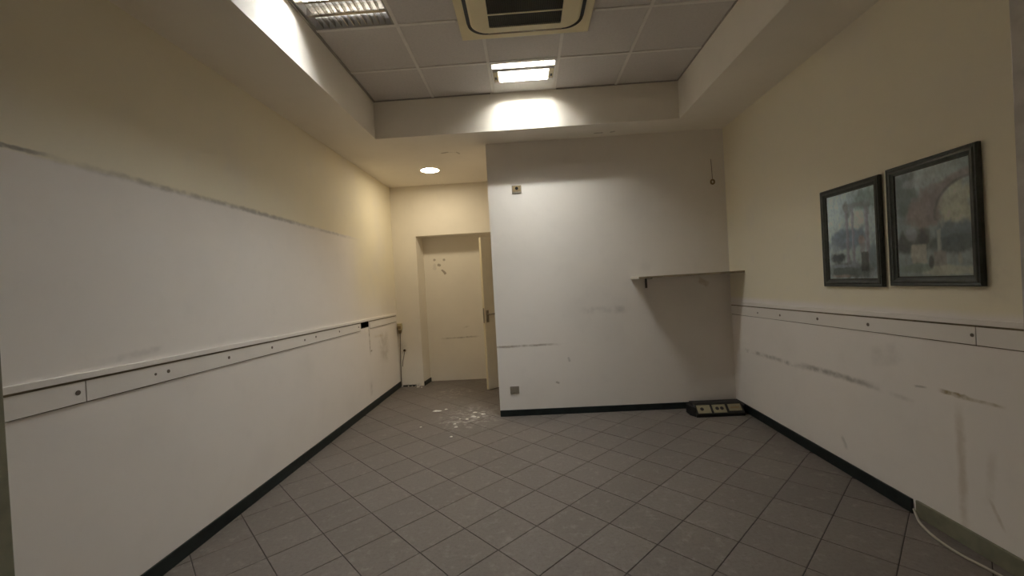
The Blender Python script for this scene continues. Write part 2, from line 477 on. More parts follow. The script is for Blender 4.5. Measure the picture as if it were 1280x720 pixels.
wh = struct('wall_hall', wall_hall(), M['wall_hall'], 'hall end wall with a deep door recess lit by the downlight')
struct('wall_hall_end', MB().box(XE, XE + 0.1, 5.30, YR, 0, HC - 0.1), M['white_wall'], 'short wall closing the hall behind the partition')
struct('wall_front', MB().box(-2.3, 2.4, YF - 0.1, YF, 0, HC + 0.15), M['white_wall'], 'plain wall behind the viewer')
# crumbled plaster foot at the corner of the recess
foot = MB()
for i in range(7):
    a = random.uniform(0.004, 0.009)
    x = -1.93 + i * 0.055
    foot.prism([(x - a, YH - 0.001), (x + a, YH - 0.001), (x + a * .6, YH - a * 1.4), (x - a * .7, YH - a)], 0.0, a * 1.6, lambda p, q, h: (p, q, h))
foot.build('crumbled_plaster', M['chip'], wh)

# ---- ceiling: dropped soffit all round, raised field of panels
def soffit():
    b = MB(); T = HC + 0.15
    b.box(-2.3, CL, YF, CY, HS, T); b.box(CR, 2.4, YF, CY, HS, T)
    b.box(-2.3, 2.4, CY, 6.6, HS, T); b.box(CL, CR, YF, CF, HS, T)
    b.box(-2.3, 2.4, YF, 6.6, T, T + 0.05)
    return b
ceil = struct('ceiling', soffit(), M['soffit'], 'dropped plaster soffit round a raised field of grey panels', 'ceiling')
GX = [CL + 0.6 * i for i in range(6)]
GY = [CY, 3.5947, 2.9947, 2.3947, 1.7947, 1.1947, CF]
AC = (0.094, 2.735)
pmesh = {}
for r in range(6):
    y1, y0 = GY[r], GY[r + 1]
    for c in range(5):
        x0, x1 = GX[c], GX[c + 1]
        if (c, r) in ((2, 0), (0, 2)): continue                   # light fixtures sit here
        xc, yc = (x0 + x1) / 2, (y0 + y1) / 2
        if abs(xc - AC[0]) < 0.2 and 2.3 < yc < 3.0: continue      # the air conditioner
        hx, hy = round((x1 - x0) / 2 - 0.004, 4), round((y1 - y0) / 2 - 0.004, 4)
        if (hx, hy) not in pmesh:
            o = MB().box(-hx, hx, -hy, hy, 0.0035, 0.018).build('ceiling_panel', M['panel'], bevel=0.002)
            pmesh[(hx, hy)] = o.data
        else:
            o = bpy.data.objects.new('ceiling_panel', pmesh[(hx, hy)]); COL.objects.link(o)
        o.parent = ceil; o.location = (xc, yc, HC + random.uniform(-0.0005, 0.0005))
for i in range(1, 5):
    x = GX[i]
    if i in (2, 3):
        for a, b_ in ((CF, 2.24), (3.225, CY)):
            MB().box(x - 0.012, x + 0.012, a, b_, HC - 0.003, HC + 0.006).build('grid_bar', M['bar'], ceil)
    else:
        MB().box(x - 0.012, x + 0.012, CF, CY, HC - 0.003, HC + 0.006).build('grid_bar', M['bar'], ceil)
for y in GY[1:-1]:
    spans = [(GX[k] + 0.012, GX[k + 1] - 0.012) for k in range(5)]
    for k, (a, b_) in enumerate(spans):
        if 2.2 < y < 3.2 and k == 2: continue
        if 2.2 < y < 3.2 and k == 1: b_ = -0.40
        if 2.2 < y < 3.2 and k == 3: a = 0.59
        MB().box(a, b_, y - 0.012, y + 0.012, HC - 0.003, HC + 0.006).build('grid_bar', M['bar'], ceil)
for a, b_, c, d in ((CL, CL + 0.018, CF, CY), (CR - 0.011, CR, CF, CY), (CL, -0.25, CY - 0.009, CY), (0.40, CR, CY - 0.009, CY), (CL, CR, CF, CF + 0.02)):
    MB().box(a, b_, c, d, HC - 0.006, HC + 0.004).build('perimeter_angle', M['angle'], ceil)  # edge angle, its dark grey standing in for the shadow gap
MB().box(CL, CR, CF, CY, HC + 0.125, HC + 0.14).build('void_lining', M['dark'], ceil)

# ---- skirting
def skirt(name, m, a0, a1, h, mat, label, n=0.012):
    b = MB(); k = max(1, int((a1 - a0) / 0.3))
    b.box(a0, a1, 0.0, n, 0.0, h, m)
    return struct(name, b, mat, label, 'baseboard', bevel=0.003)
skirt('baseboard_left', WL, YF + 0.02, YH - 0.01, 0.082, M['skirting'], 'black skirting board along the wall with the hole')
skirt('baseboard_right', WR, 2.452, YS - 0.013, 0.082, M['skirting'], 'black skirting board under the two pictures')
skirt('baseboard_back', WS, XB, xr(YS) - 0.003, 0.068, M['skirting'], 'black skirting board at the foot of the partition wall')
b = MB().box(-1.585, -1.573, YH + 0.01, YR - 0.004, 0, 0.06)
b.v = [(x + (y - YH) * 0.13, y, z) for x, y, z in b.v]
struct('baseboard_hall', b, M['skirting'], 'short piece of black skirting inside the door recess', 'baseboard')
struct('baseboard_hall_foot', MB().box(-1.90, -1.70, 0, 0.006, 0, 0.022, WH), M['skirting'], 'remnant of dark skirting beside the door recess', 'baseboard')
skirt('trim_1', WR, 1.30, 2.425, 0.09, M['olive'], 'dull olive skirting board beyond the end of the black one', 0.014)
struct('trim_2', MB().box(0.9, 1.506, 0, 0.03, 0, 2.2, WL), M['olive'], 'dark olive upright frame at the near end of the wall with the hole', 'trim', bevel=0.004)
struct('trim_3', MB().box(0.6, 1.857, 0, 0.022, 0.10, HS, WR), M['pilaster'], 'rough grey plaster pilaster beside the larger picture', 'trim', bevel=0.004)

# ---- door leaf standing ajar in the hall
fe = Vector((-0.582, 5.702, 0)); ang = math.radians(44)
du = Vector((math.cos(ang), math.sin(ang), 0)); dn = Vector((-math.sin(ang), math.cos(ang), 0))
DM = lambda a, n, z: tuple(fe + du * a + dn * n + Vector((0, 0, z)))
door = tag(MB().box(0.0, 0.64, 0.0, 0.042, 0.008, 2.085, DM).build('door_1', M['door'], kind='structure', bevel=0.002),
           'pale door leaf standing ajar behind the partition wall', 'door')
MB().box(-0.003, 0.0, 0.002, 0.040, 0.01, 2.083, DM).build('door_edge', M['door_edge'], door)
MB().box(-0.005, -0.003, 0.008, 0.032, 0.92, 1.12, DM).build('lock_faceplate', M['metal'], door)
MB().box(0.025, 0.065, -0.006, 0.0, 0.925, 1.09, DM).build('handle_plate', M['plate_grey'], door, bevel=0.002)
MB().cyl(DM(0.045, -0.004, 1.035), DM(0.045, -0.045, 1.035), 0.010).cyl(DM(0.040, -0.045, 1.035), DM(0.150, -0.045, 1.035), 0.009).build('door_handle', M['metal'], door, smooth=True)
MB().cyl(DM(0.045, -0.006, 0.962), DM(0.045, -0.012, 0.962), 0.011).build('lock_cylinder', M['metal'], door)

# ================================================================== LIGHT FIXTURES
def tube_light(root, p, q, mat):
    p, q = Vector(p), Vector(q); d = (q - p).normalized()
    t = MB().cyl(p, q, 0.013, 12).build('tube', mat, root, smooth=False)
    MB().cyl(p - d * 0.012, p, 0.0135, 12).build('end_cap', M['metal'], t)
    MB().cyl(q, q + d * 0.012, 0.0135, 12).build('end_cap', M['metal'], t)
    return t

def lit_fixture():
    x0, x1 = GX[2] + 0.014, GX[3] - 0.014
    yA, yZ = 3.609, CY - 0.004
    xc = (x0 + x1) / 2
    r = thing('ceiling_light', (xc, 3.88, HC), 'switched-on recessed ceiling light beside the coffer wall, its two tubes glaring white', 'ceiling light')
    top = HC + 0.10
    # housing: sides and roof around the two troughs
    y1, y2, y3, y4 = 3.622, 3.702, 3.760, 3.948
    h = MB()
    h.box(x0, x0 + 0.012, yA, y4 + 0.012, HC - 0.002, top); h.box(x1 - 0.012, x1, yA, y4 + 0.012, HC - 0.002, top)
    h.box(x0 + .012, x1 - .012, yA, y1, HC - 0.002, top); h.box(x0 + .012, x1 - .012, y4, y4 + 0.012, HC - 0.002, top)
    h.box(x0, x1, yA, y4 + 0.012, top, top + 0.004)
    h.build('housing', M['reflector'], r)
    MB().prism([(y2, HC), (y3, HC), (0.5 * (y2 + y3) + .004, HC + 0.075), (0.5 * (y2 + y3) - .004, HC + 0.075)], x0 + .012, x1 - .012,
               lambda p, q, hh: (hh, p, q)).build('reflector_divider', M['divider'], r)
    MB().box(x0, x1, y4 + 0.012, yZ, HC - 0.003, HC + 0.004).build('blank_plate', M['steel_white'], r, bevel=0.002)
    for ya, yb in ((y1, y2), (y3, y4)):
        for i in range(1, 11):
            x = x0 + 0.012 + (x1 - x0 - 0.024) * i / 11
            MB().box(x - 0.0007, x + 0.0007, ya + 0.001, yb - 0.001, HC, HC + 0.030).build('louvre_blade', M['blade'], r)
    tube_light(r, (x0 + 0.045, 3.662, HC + 0.053), (x1 - 0.045, 3.662, HC + 0.053), M['tube_on'])
    tube_light(r, (x0 + 0.072, 3.822, HC + 0.053), (x1 - 0.072, 3.822, HC + 0.053), M['tube_on'])
    for x, e in ((x0 + 0.013, 1), (x1 - 0.013, -1)):
        MB().box(min(x, x + e * 0.019), max(x, x + e * 0.019), 3.650, 3.674, HC + 0.03, HC + 0.095).build('lamp_holder', M['steel_white'], r)
        q = x + e * 0.044
        bl = MB().box(min(x, q), max(x, q), 3.770, 3.940, HC + 0.004, HC + 0.095).build('lamp_holder', M['socket_cream'], r, bevel=0.004)
        MB().box(x + e * 0.020 - 0.009, x + e * 0.020 + 0.009, 3.86, 3.90, HC + 0.001, HC + 0.005).build('holder_slot', M['black'], bl)
lit_fixture()

def louvre_fixture():
    x0, x1 = GX[0] + 0.024, GX[1] - 0.014
    y0, y1 = GY[3] + 0.014, GY[2] - 0.014
    r = thing('ceiling_light', ((x0 + x1) / 2, (y0 + y1) / 2, HC), 'square recessed ceiling light with a mirror louvre of small cells, half lit', 'ceiling light')
    top = HC + 0.10
    h = MB()
    h.box(x0, x0 + .012, y0, y1, HC - .002, top); h.box(x1 - .012, x1, y0, y1, HC - .002, top)
    h.box(x0 + .012, x1 - .012, y0, y0 + .012, HC - .002, top); h.box(x0 + .012, x1 - .012, y1 - .012, y1, HC - .002, top)
    h.box(x0, x1, y0, y1, top, top + 0.004)
    h.build('housing', M['tray'], r)
    ya, yb = y0 + 0.012, y1 - 0.012; pitch = (yb - ya) / 4
    for i in range(1, 4):
        y = ya + pitch * i
        MB().prism([(y - 0.012, HC), (y + 0.012, HC), (y + 0.002, HC + 0.07), (y - 0.002, HC + 0.07)], x0 + .012, x1 - .012,
                   lambda p, q, hh: (hh, p, q)).build('louvre_rail', M['alu'], r)
    for k in range(4):
        a, b_ = ya + pitch * k + (0.0125 if k else 0.001), ya + pitch * (k + 1) - (0.0125 if k < 3 else 0.001)
        for i in range(1, 12):
            x = x0 + .012 + (x1 - x0 - .024) * i / 12
            MB().prism([(x - 0.003, HC), (x + 0.003, HC), (x + 0.0006, HC + 0.038), (x - 0.0006, HC + 0.038)], a, b_,
                       lambda p, q, hh: (p, hh, q)).build('louvre_blade', M['alu'], r)
        y = ya + pitch * (k + 0.5)
        tube_light(r, (x0 + 0.04, y, HC + 0.06), (x1 - 0.04, y, HC + 0.06), M['tube_cool'] if k < 2 else M['tube_off'])
louvre_fixture()

dl = thing('downlight', (-1.15, 5.375, HS), 'round recessed downlight glowing warm in the hall ceiling', 'downlight')
MB().lathe((-1.15, 5.375, HS), [(0.112, -0.001), (0.128, -0.001), (0.130, -0.006), (0.124, -0.010), (0.114, -0.008), (0.112, -0.001)], 40).build('trim_ring', M['steel_white'], dl, smooth=True)
b = MB(); b.quad(*[(-1.15 + 0.113 * math.cos(2 * math.pi * i / 40), 5.375 + 0.113 * math.sin(2 * math.pi * i / 40), HS - 0.004) for i in range(40)])
b.build('lamp_lens', M['lamp_lens'], dl, recalc=False)

# ================================================================== AIR CONDITIONER
ax, ay = AC
ac = thing('air_conditioner', (ax, ay, HC), 'yellowed ceiling cassette air conditioner with a dark central grille', 'air conditioner')
UP = lambda p, q, h: (p, q, h)
MB().box(ax - 0.475, ax + 0.475, ay - 0.475, ay + 0.475, HC - 0.022, HC - 0.004).build('outer_panel', M['ac'], ac, bevel=0.006)
MB().prism(rounded(ax, ay, 0.412, 0.412, 0.13), HC - 0.026, HC - 0.0215, UP).build('painted_gap_shade', M['ac_dark'], ac)  # dark plate, its visible rim painting the shade of the gap round the cover
def ring(outer, inner, h0, h1):
    b = MB(); n = len(outer)
    for P in (outer, inner):
        for h in (h0, h1): b.v += [(p, q, h) for p, q in P]
    for i in range(n):
        j = (i + 1) % n
        b.f += [(i, j, n + j, n + i), (2 * n + i, 3 * n + i, 3 * n + j, 2 * n + j), (i, 2 * n + i, 2 * n + j, j), (n + i, n + j, 3 * n + j, 3 * n + i)]
    return b
gy0, gy1, gx = ay - 0.305, ay + 0.318, 0.258
def matched(hx, hy0, hy1):      # rectangle with as many points as rounded()
    pts = []
    for sx, yy in ((1, ay + hy1), (-1, ay + hy1), (-1, ay - hy0), (1, ay - hy0)):
        pts += [(ax + sx * hx, yy)] * 9
    return pts
cov_out = rounded(ax, ay, 0.392, 0.395, 0.12)
cov_mid = rounded(ax, ay, 0.375, 0.378, 0.105)
def cover():
    # sloping rim then a flat band up to the grille opening
    b = MB(); n = len(cov_out)
    inner = rounded(ax, ay + 0.006, gx, 0.312, 0.012)
    lv = [(cov_out, HC - 0.024), (cov_mid, HC - 0.036), (inner, HC - 0.036), (inner, HC - 0.022)]
    for P, h in lv: b.v += [(p, q, h) for p, q in P]
    for k in range(3):
        for i in range(n):
            j = (i + 1) % n
            b.f.append((k * n + i, k * n + j, (k + 1) * n + j, (k + 1) * n + i))
    return b
cover().build('front_cover', M['ac'], ac)
for s in (-1, 1):
    MB().box(ax + s * 0.402 - 0.012, ax + s * 0.402 + 0.012, ay - 0.27, ay + 0.27, HC - 0.0275, HC - 0.0255).build('air_slot', M['black'], ac)
    MB().box(ax - 0.27, ax + 0.27, ay + s * 0.404 - 0.009, ay + s * 0.404 + 0.009, HC - 0.0275, HC - 0.0255).build('air_slot', M['plate_brown'], ac)
MB().box(ax - gx - 0.002, ax + gx + 0.002, gy0, gy1 + 0.002, HC - 0.026, HC - 0.0222).build('grille_back', M['ac_dark'], ac)
sl = MB()
n = 54
for i in range(n):
    x = ax - gx + (i + 0.5) * 2 * gx / n
    sl.box(x - 0.0018, x + 0.0018, gy0, gy1, HC - 0.034, HC - 0.026)
sl.build('grille_slats', M['ac_slat'], ac, kind='stuff')
for y in (ay + 0.172, ay + 0.0, ay - 0.172):
    MB().box(ax - gx, ax + gx, y - 0.005, y + 0.005, HC - 0.0365, HC - 0.030).build('grille_crossbar', M['ac'], ac)

# ================================================================== WALL RAILS
def rail(name, m, s0, s1, zb, zs, joint, screws, label, gap=None):
    """ledge over a painted gap shade, boards below, shade painted along their foot"""
    r = thing(name, m(0.5 * (s0 + s1), 0, zs(0.5 * (s0 + s1))), label, 'wall rail')
    n = 12
    def strip(a, b_, n0, n1, f0, f1, nm, mat, bev=0.0):
        o = MB()
        k = max(2, int((b_ - a) * 3))
        for i in range(k):
            p, q = a + (b_ - a) * i / k, a + (b_ - a) * (i + 1) / k
            o.v += [m(p, nn, f(p)) for nn in (n0, n1) for f in (f0, f1)]
        o.v += [m(b_, nn, f(b_)) for nn in (n0, n1) for f in (f0, f1)]
        for i in range(k):
            c = 4 * i; d = c + 4
            o.f += [(c, c + 1, d + 1, d), (c + 2, d + 2, d + 3, c + 3), (c, d, d + 2, c + 2), (c + 1, c + 3, d + 3, d + 1)]
        o.f += [(0, 2, 3, 1), (4 * k, 4 * k + 1, 4 * k + 3, 4 * k + 2)]
        return o.build(nm, mat, r, bevel=bev)
    wob = lambda s: 0.0025 * math.sin(s * 5.1) + 0.002 * math.sin(s * 13.0 + 1)
    strip(s0, s1, 0.0, 0.014, zb, lambda s: zb(s) + 0.028 + wob(s) * 0.5, 'ledge', M['rail'], 0.002)
    cuts = [s0] + joint + [s1]
    for a, b_ in zip(cuts[:-1], cuts[1:]):
        pieces = [(a + 0.0025, b_ - 0.0025)]
        if gap and a < gap[0] < b_: pieces = [(a + 0.0025, gap[0]), (gap[1], b_ - 0.0025)]
        for p, q in pieces:
            strip(p, q, 0.0, 0.007, lambda s: zs(s) + 0.004, lambda s: zb(s) - 0.010, 'board', M['rail'])
            strip(p, q, 0.0, 0.0015, lambda s: zs(s) - 0.001 + wob(s) * 0.4, lambda s: zs(s) + 0.004, 'painted_joint_shade', M['gap_soft'])  # thin dark strip stands in for the shade below the boards
            strip(p, q, 0.0, 0.004, lambda s: zb(s) - 0.010, zb, 'painted_gap_shade', M['gap'])  # dark strip painted in for the shade under the ledge
    for j in joint:
        strip(j - 0.003, j + 0.003, 0.0, 0.004, zs, zb, 'board_joint', M['gap_soft'])
    for s, z, rr in screws:
        c = m(s, 0.006, z); e = m(s, 0.0085, z)
        MB().cyl(c, e, rr, 10).build('screw', M['screw'], r)
    return r
rail('wall_rail', WL, 1.507, 6.12, lambda s: 1.112 - 0.0107 * (s - 1.5), lambda s: 1.006 - 0.0085 * (s - 1.5), [1.815],
     [(1.781, 1.054, .011), (2.163, 1.053, .007), (2.242, 1.053, .010), (2.704, 1.046, .010), (3.164, 1.042, .010), (3.629, 1.037, .010),
      (3.821, 1.041, .010), (4.296, 1.035, .010), (4.78, 1.03, .009)],
     'painted timber rail with screws on the wall, interrupted by a black hole', gap=(4.84, 5.115))
rail('wall_rail', WR, 1.858, YS - 0.004, lambda s: 1.112 - 0.011 * (s - 1.87), lambda s: 1.013 - 0.0125 * (s - 1.87), [2.066],
     [(4.008, 1.031, .008), (3.652, 1.035, .010), (3.179, 1.045, .011), (2.709, 1.049, .011), (2.082, 1.06, .009)],
     'painted timber rail with screws on the wall below the two framed pictures')

# ================================================================== SHELF
sx0, sx1 = 1.122, xr(4.4) - 0.004
sh = thing('wall_shelf', (1.6, 4.38, 1.40), 'thin pale shelf in the corner of the partition wall', 'shelf')
tilt = lambda x: 0.006 * (x - sx0)
SM = lambda a, b_, c: (a, b_, c + tilt(a))
MB().box(sx0, sx1, 4.226, YS - 0.001, 1.409, 1.427, SM).build('shelf_board', M['shelf'], sh)
MB().box(sx0, sx1, 4.220, 4.226, 1.408, 1.428, SM).build('front_edge', M['shelf_front'], sh)
MB().box(sx0 - 0.004, sx0, 4.220, YS - 0.001, 1.408, 1.428, SM).build('end_edge', M['shelf_edge'], sh)
for x in (1.277,):
    bk = MB().box(x - 0.011, x + 0.011, YS - 0.006, YS - 0.001, 1.305, 1.409).box(x - 0.009, x + 0.009, 4.33, YS - 0.006, 1.402, 1.4085)
    bk.build('bracket', M['bracket'], sh)

# ================================================================== PICTURES
def fbm(x, y, s=0):
    return noise.fractal(Vector((x, y, s * 7.31)), 1.0, 2.0, 4) * 0.5 + 0.5
def lerp(a, b, f):
    f = max(0.0, min(1.0, f)); return tuple(p + (q - p) * f for p, q in zip(a, b))
def sstep(a, b, x):
    t = max(0.0, min(1.0, (x - a) / (b - a))); return t * t * (3 - 2 * t)
def blob(u, v, cu, cv, ru, rv, soft=0.4, s=0, wob=0.35):
    d = math.hypot((u - cu) / ru, (v - cv) / rv) + (fbm(u * 9, v * 9, s) - 0.5) * wob * 2
    return 1 - sstep(1 - soft, 1 + soft * 0.5, d)
def rect(u, v, a, b, c, d, soft=0.012, s=0):
    w1 = (fbm(u * 14, v * 14, s) - 0.5) * 0.03
    return (sstep(a - soft, a + soft, u + w1) * (1 - sstep(b - soft, b + soft, u + w1)) *
            sstep(c - soft, c + soft, v + w1) * (1 - sstep(d - soft, d + soft, v + w1)))
def grade(c, k):
    g0 = (c[0] + c[1] + c[2]) / 3
    c = tuple(q + (g0 - q) * 0.35 for q in c)
    return tuple(0.24 * (q / 0.24) ** 1.22 * k * g for q, g in zip(c, (0.98, 1.02, 1.12)))
def paint_columns(u, v):
    c = lerp((0.36, 0.40, 0.37), (0.28, 0.33, 0.33), fbm(u * 3, v * 3, 1))
    c = lerp(c, (0.42, 0.43, 0.37), blob(u, v, 0.62, 0.66, 0.16, 0.12, s=9) * 0.7)         # glow under the arch
    c = lerp(c, (0.12, 0.20, 0.17), blob(u, v, 0.85, 0.88, 0.3, 0.13, s=2) * 0.6)           # foliage above
    c = lerp(c, (0.13, 0.19, 0.24), blob(u, v, 0.45, 0.47, 0.42, 0.13, s=3) * 0.8)          # blue hills
    c = lerp(c, (0.17, 0.20, 0.24), blob(u, v, 0.2, 0.40, 0.25, 0.08, s=4) * 0.5)
    for a, b in ((0.40, 0.46), (0.53, 0.58), (0.80, 0.87)):                                 # columns
        c = lerp(c, (0.22, 0.21, 0.24), rect(u, v, a, b, 0.18, 0.80, s=5) * 0.75)
        c = lerp(c, (0.34, 0.34, 0.36), rect(u, v, a + 0.004, a + 0.022, 0.2, 0.78, s=5) * 0.5)
    d = abs(math.hypot((u - 0.66) / 0.2, (v - 0.70) / 0.14) - 1.0)
    if v > 0.70: c = lerp(c, (0.20, 0.22, 0.22), (1 - sstep(0.0, 0.28, d)) * 0.7)            # arch
    c = lerp(c, (0.20, 0.22, 0.22), rect(u, v, 0.36, 0.92, 0.80, 0.86, s=6) * 0.55)
    c = lerp(c, (0.22, 0.22, 0.20), blob(u, v, 0.42, 0.84, 0.06, 0.06, s=6) * 0.6)
    c = lerp(c, (0.045, 0.065, 0.085), blob(u, v, 0.2, 0.25, 0.17, 0.07, s=7) * 0.85)        # dark rocks and water
    c = lerp(c, (0.09, 0.12, 0.13), blob(u, v, 0.45, 0.10, 0.6, 0.10, s=8) * 0.8)
    c = lerp(c, (0.30, 0.34, 0.36), blob(u, v, 0.25, 0.15, 0.28, 0.022, s=9) * 0.7)
    c = lerp(c, (0.30, 0.34, 0.36), blob(u, v, 0.55, 0.16, 0.1, 0.06, s=2) * 0.6)
    c = lerp(c, (0.31, 0.24, 0.23), blob(u, v, 0.72, 0.43, 0.08, 0.06, s=4) * 0.8)           # urn
    c = lerp(c, (0.26, 0.25, 0.26), rect(u, v, 0.68, 0.78, 0.30, 0.40, s=3) * 0.7)
    c = lerp(c, (0.07, 0.075, 0.075), rect(u, v, 0.70, 0.84, 0.08, 0.30, s=3) * 0.75)        # pedestal in shade
    c = lerp(c, (0.12, 0.19, 0.22), blob(u, v, 0.93, 0.25, 0.1, 0.16, s=5) * 0.7)
    c = lerp(c, (0.33, 0.26, 0.22), blob(u, v, 0.3, 0.03, 0.25, 0.02, s=7) * 0.6)
    return grade(c, (1.7 + 0.9 * fbm(u * 11, v * 14, 11) + 0.7 * fbm(u * 31 + v * 8, v * 23, 12)))
def paint_arch(u, v):
    c = lerp((0.30, 0.33, 0.30), (0.22, 0.27, 0.26), fbm(u * 3, v * 3, 21))
    c = lerp(c, (0.38, 0.38, 0.29), blob(u, v, 0.80, 0.62, 0.26, 0.22, s=22) * 0.9)         # light through the arch
    c = lerp(c, (0.10, 0.14, 0.13), blob(u, v, 0.10, 0.80, 0.22, 0.25, s=23) * 0.7)
    c = lerp(c, (0.25, 0.19, 0.175), blob(u, v, 0.42, 0.60, 0.26, 0.20, s=24) * 0.75)       # reddish masonry
    c = lerp(c, (0.24, 0.20, 0.19), blob(u, v, 0.55, 0.75, 0.18, 0.10, s=25) * 0.6)
    d = math.hypot((u - 1.0) / 0.46, (v - 0.55) / 0.30)
    if v > 0.5: c = lerp(c, (0.24, 0.21, 0.20), (1 - sstep(0.04, 0.2, abs(d - 1.08))) * 0.85)   # the arch itself
    if v > 0.5: c = lerp(c, (0.13, 0.13, 0.13), (1 - sstep(0.0, 0.07, abs(d - 0.97))) * 0.6)
    c = lerp(c, (0.33, 0.35, 0.33), blob(u, v, 0.40, 0.88, 0.32, 0.06, s=26) * 0.5)
    c = lerp(c, (0.14, 0.19, 0.21), blob(u, v, 0.80, 0.38, 0.30, 0.10, s=27) * 0.85)        # bluish trees
    c = lerp(c, (0.10, 0.13, 0.14), blob(u, v, 0.75, 0.28, 0.32, 0.09, s=28) * 0.8)
    c = lerp(c, (0.075, 0.085, 0.08), blob(u, v, 0.22, 0.33, 0.30, 0.12, s=29) * 0.75)
    c = lerp(c, (0.32, 0.33, 0.34), blob(u, v, 0.20, 0.40, 0.09, 0.08, s=30) * 0.6)
    c = lerp(c, (0.09, 0.09, 0.085), blob(u, v, 0.40, 0.38, 0.09, 0.08, s=31) * 0.6)
    c = lerp(c, (0.37, 0.37, 0.32), rect(u, v, 0.57, 0.62, 0.18, 0.42, s=32) * 0.7)          # slender column
    c = lerp(c, (0.36, 0.345, 0.29), rect(u, v, 0.20, 0.42, 0.12, 0.30, s=33) * 0.85)        # stone blocks
    c = lerp(c, (0.27, 0.255, 0.225), rect(u, v, 0.52, 0.68, 0.06, 0.23, s=34) * 0.8)
    c = lerp(c, (0.33, 0.33, 0.27), blob(u, v, 0.85, 0.15, 0.03, 0.06, s=35) * 0.7)
    c = lerp(c, (0.37, 0.37, 0.30), blob(u, v, 0.65, 0.05, 0.4, 0.05, s=36) * 0.8)           # sandy ground
    c = lerp(c, (0.16, 0.22, 0.18), blob(u, v, 0.25, 0.08, 0.25, 0.045, s=37) * 0.7)
    c = lerp(c, (0.08, 0.085, 0.08), blob(u, v, 0.48, 0.13, 0.035, 0.06, s=38) * 0.8)
    return grade(c, (1.65 + 0.9 * fbm(u * 11, v * 14, 41) + 0.7 * fbm(u * 31 + v * 8, v * 23, 42)))

def picture(s0, s1, z0, z1, painter, label, fwid, tiltz=0.0):
    """s0 the near edge, s1 the far edge along the wall"""
    r = thing('picture_frame', WR(0.5 * (s0 + s1), 0.0, z0), label, 'picture', 'framed watercolours on the wall')
    # mitred moulding, one rail a side: profile of (inset, height off the wall)
    prof = [(0, 0.003), (0, 0.020), (0.006, 0.026), (0.016, 0.022), (0.026, 0.026), (fwid - 0.006, 0.018), (fwid, 0.016), (fwid, 0.003)]
    cor = [(s1, z0, -1, 1), (s0, z0, 1, 1), (s0, z1, 1, -1), (s1, z1, -1, -1)]
    for k in range(4):
        A, B = cor[k], cor[(k + 1) % 4]
        b = MB(); n = len(prof)
        for (s, z, ds, dz) in (A, B):
            b.v += [WR(s + ds * i, h, z + dz * i) for i, h in prof]
        b.f = [(i, (i + 1) % n, n + (i + 1) % n, n + i) for i in range(n)] + [tuple(range(n)), tuple(range(2 * n - 1, n - 1, -1))]
        b.build('frame_rail', M['frame'], r)
        lip = MB()
        for (s, z, ds, dz) in (A, B):
            lip.v += [WR(s + ds * i, h, z + dz * i) for i, h in ((0.022, 0.0262), (0.030, 0.0262), (0.030, 0.022), (0.022, 0.022))]
        lip.f = [(i, (i + 1) % 4, 4 + (i + 1) % 4, 4 + i) for i in range(4)] + [(0, 1, 2, 3), (7, 6, 5, 4)]
        lip.build('gilt_lip', M['frame_lip'], r)
    MB().box(s0 + fwid - .002, s1 - fwid + .002, 0.003, 0.008, z0 + fwid - .002, z1 - fwid + .002, WR).build('backing', M['mount'], r)
    NU, NV = 100, 136
    pa, pb, pc, pd = s1 - fwid - 0.004, s0 + fwid + 0.004, z0 + fwid + 0.006, z1 - fwid - 0.004
    vs, fs, cs = [], [], []
    o0 = Vector(r['_o'])
    for j in range(NV + 1):
        for i in range(NU + 1):
            u, v = i / NU, j / NV
            vs.append(tuple(Vector(WR(pa + (pb - pa) * u, 0.009, pc + (pd - pc) * v)) - o0)); cs.append(painter(u, v))
    for j in range(NV):
        for i in range(NU):
            k = j * (NU + 1) + i; fs.append((k, k + 1, k + NU + 2, k + NU + 1))
    me = bpy.data.meshes.new('print'); me.from_pydata(vs, [], fs)
    at = me.color_attributes.new('Col', 'FLOAT_COLOR', 'POINT')
    at.data.foreach_set('color', [q for c in cs for q in (*c, 1.0)])
    me.materials.append(M['print'])
    o = bpy.data.objects.new('print', me); COL.objects.link(o); o.parent = r
    g = MB().quad(WR(pa, 0.013, pc), WR(pb, 0.013, pc), WR(pb, 0.013, pd), WR(pa, 0.013, pd))
    g.build('glass_pane', M['glass'], r, recalc=False)
picture(2.560, 3.068, 1.287, 1.952, paint_columns, 'dark framed watercolour of bluish ruined columns, nearer the corner shelf', 0.046)
picture(2.008, 2.512, 1.294, 1.962, paint_arch, 'dark framed watercolour of a reddish ruined arch and stone blocks', 0.046)

# ================================================================== SOCKETS, BOXES, CABLES
s = thing('wall_socket', (-0.047, YS, 2.40), 'small brown wall socket high on the partition wall', 'socket')
MB().box(-0.098, 0.005, 0.0, 0.009, 2.397, 2.484, WS).build('cover_plate', M['plate_grey'], s, bevel=0.003)
MB().box(-0.090, -0.003, 0.009, 0.013, 2.416, 2.478, WS).build('socket_insert', M['plate_brown'], s, bevel=0.002)
MB().cyl(WS(-0.046, 0.0125, 2.449), WS(-0.046, 0.0145, 2.449), 0.017, 16).build('socket_hole', M['dark'], s)
s = thing('blank_plate', (-0.186, YS, 0.24), 'grey-brown blank cover plate low on the partition wall', 'cover plate')
MB().box(-0.235, -0.137, 0.0, 0.008, 0.242, 0.322, WS).build('cover_plate', M['plate_grey'], s, bevel=0.003)
MB().box(-0.222, -0.150, 0.008, 0.011, 0.254, 0.310, WS).build('blank_insert', M['plate_grey'], s, bevel=0.002)

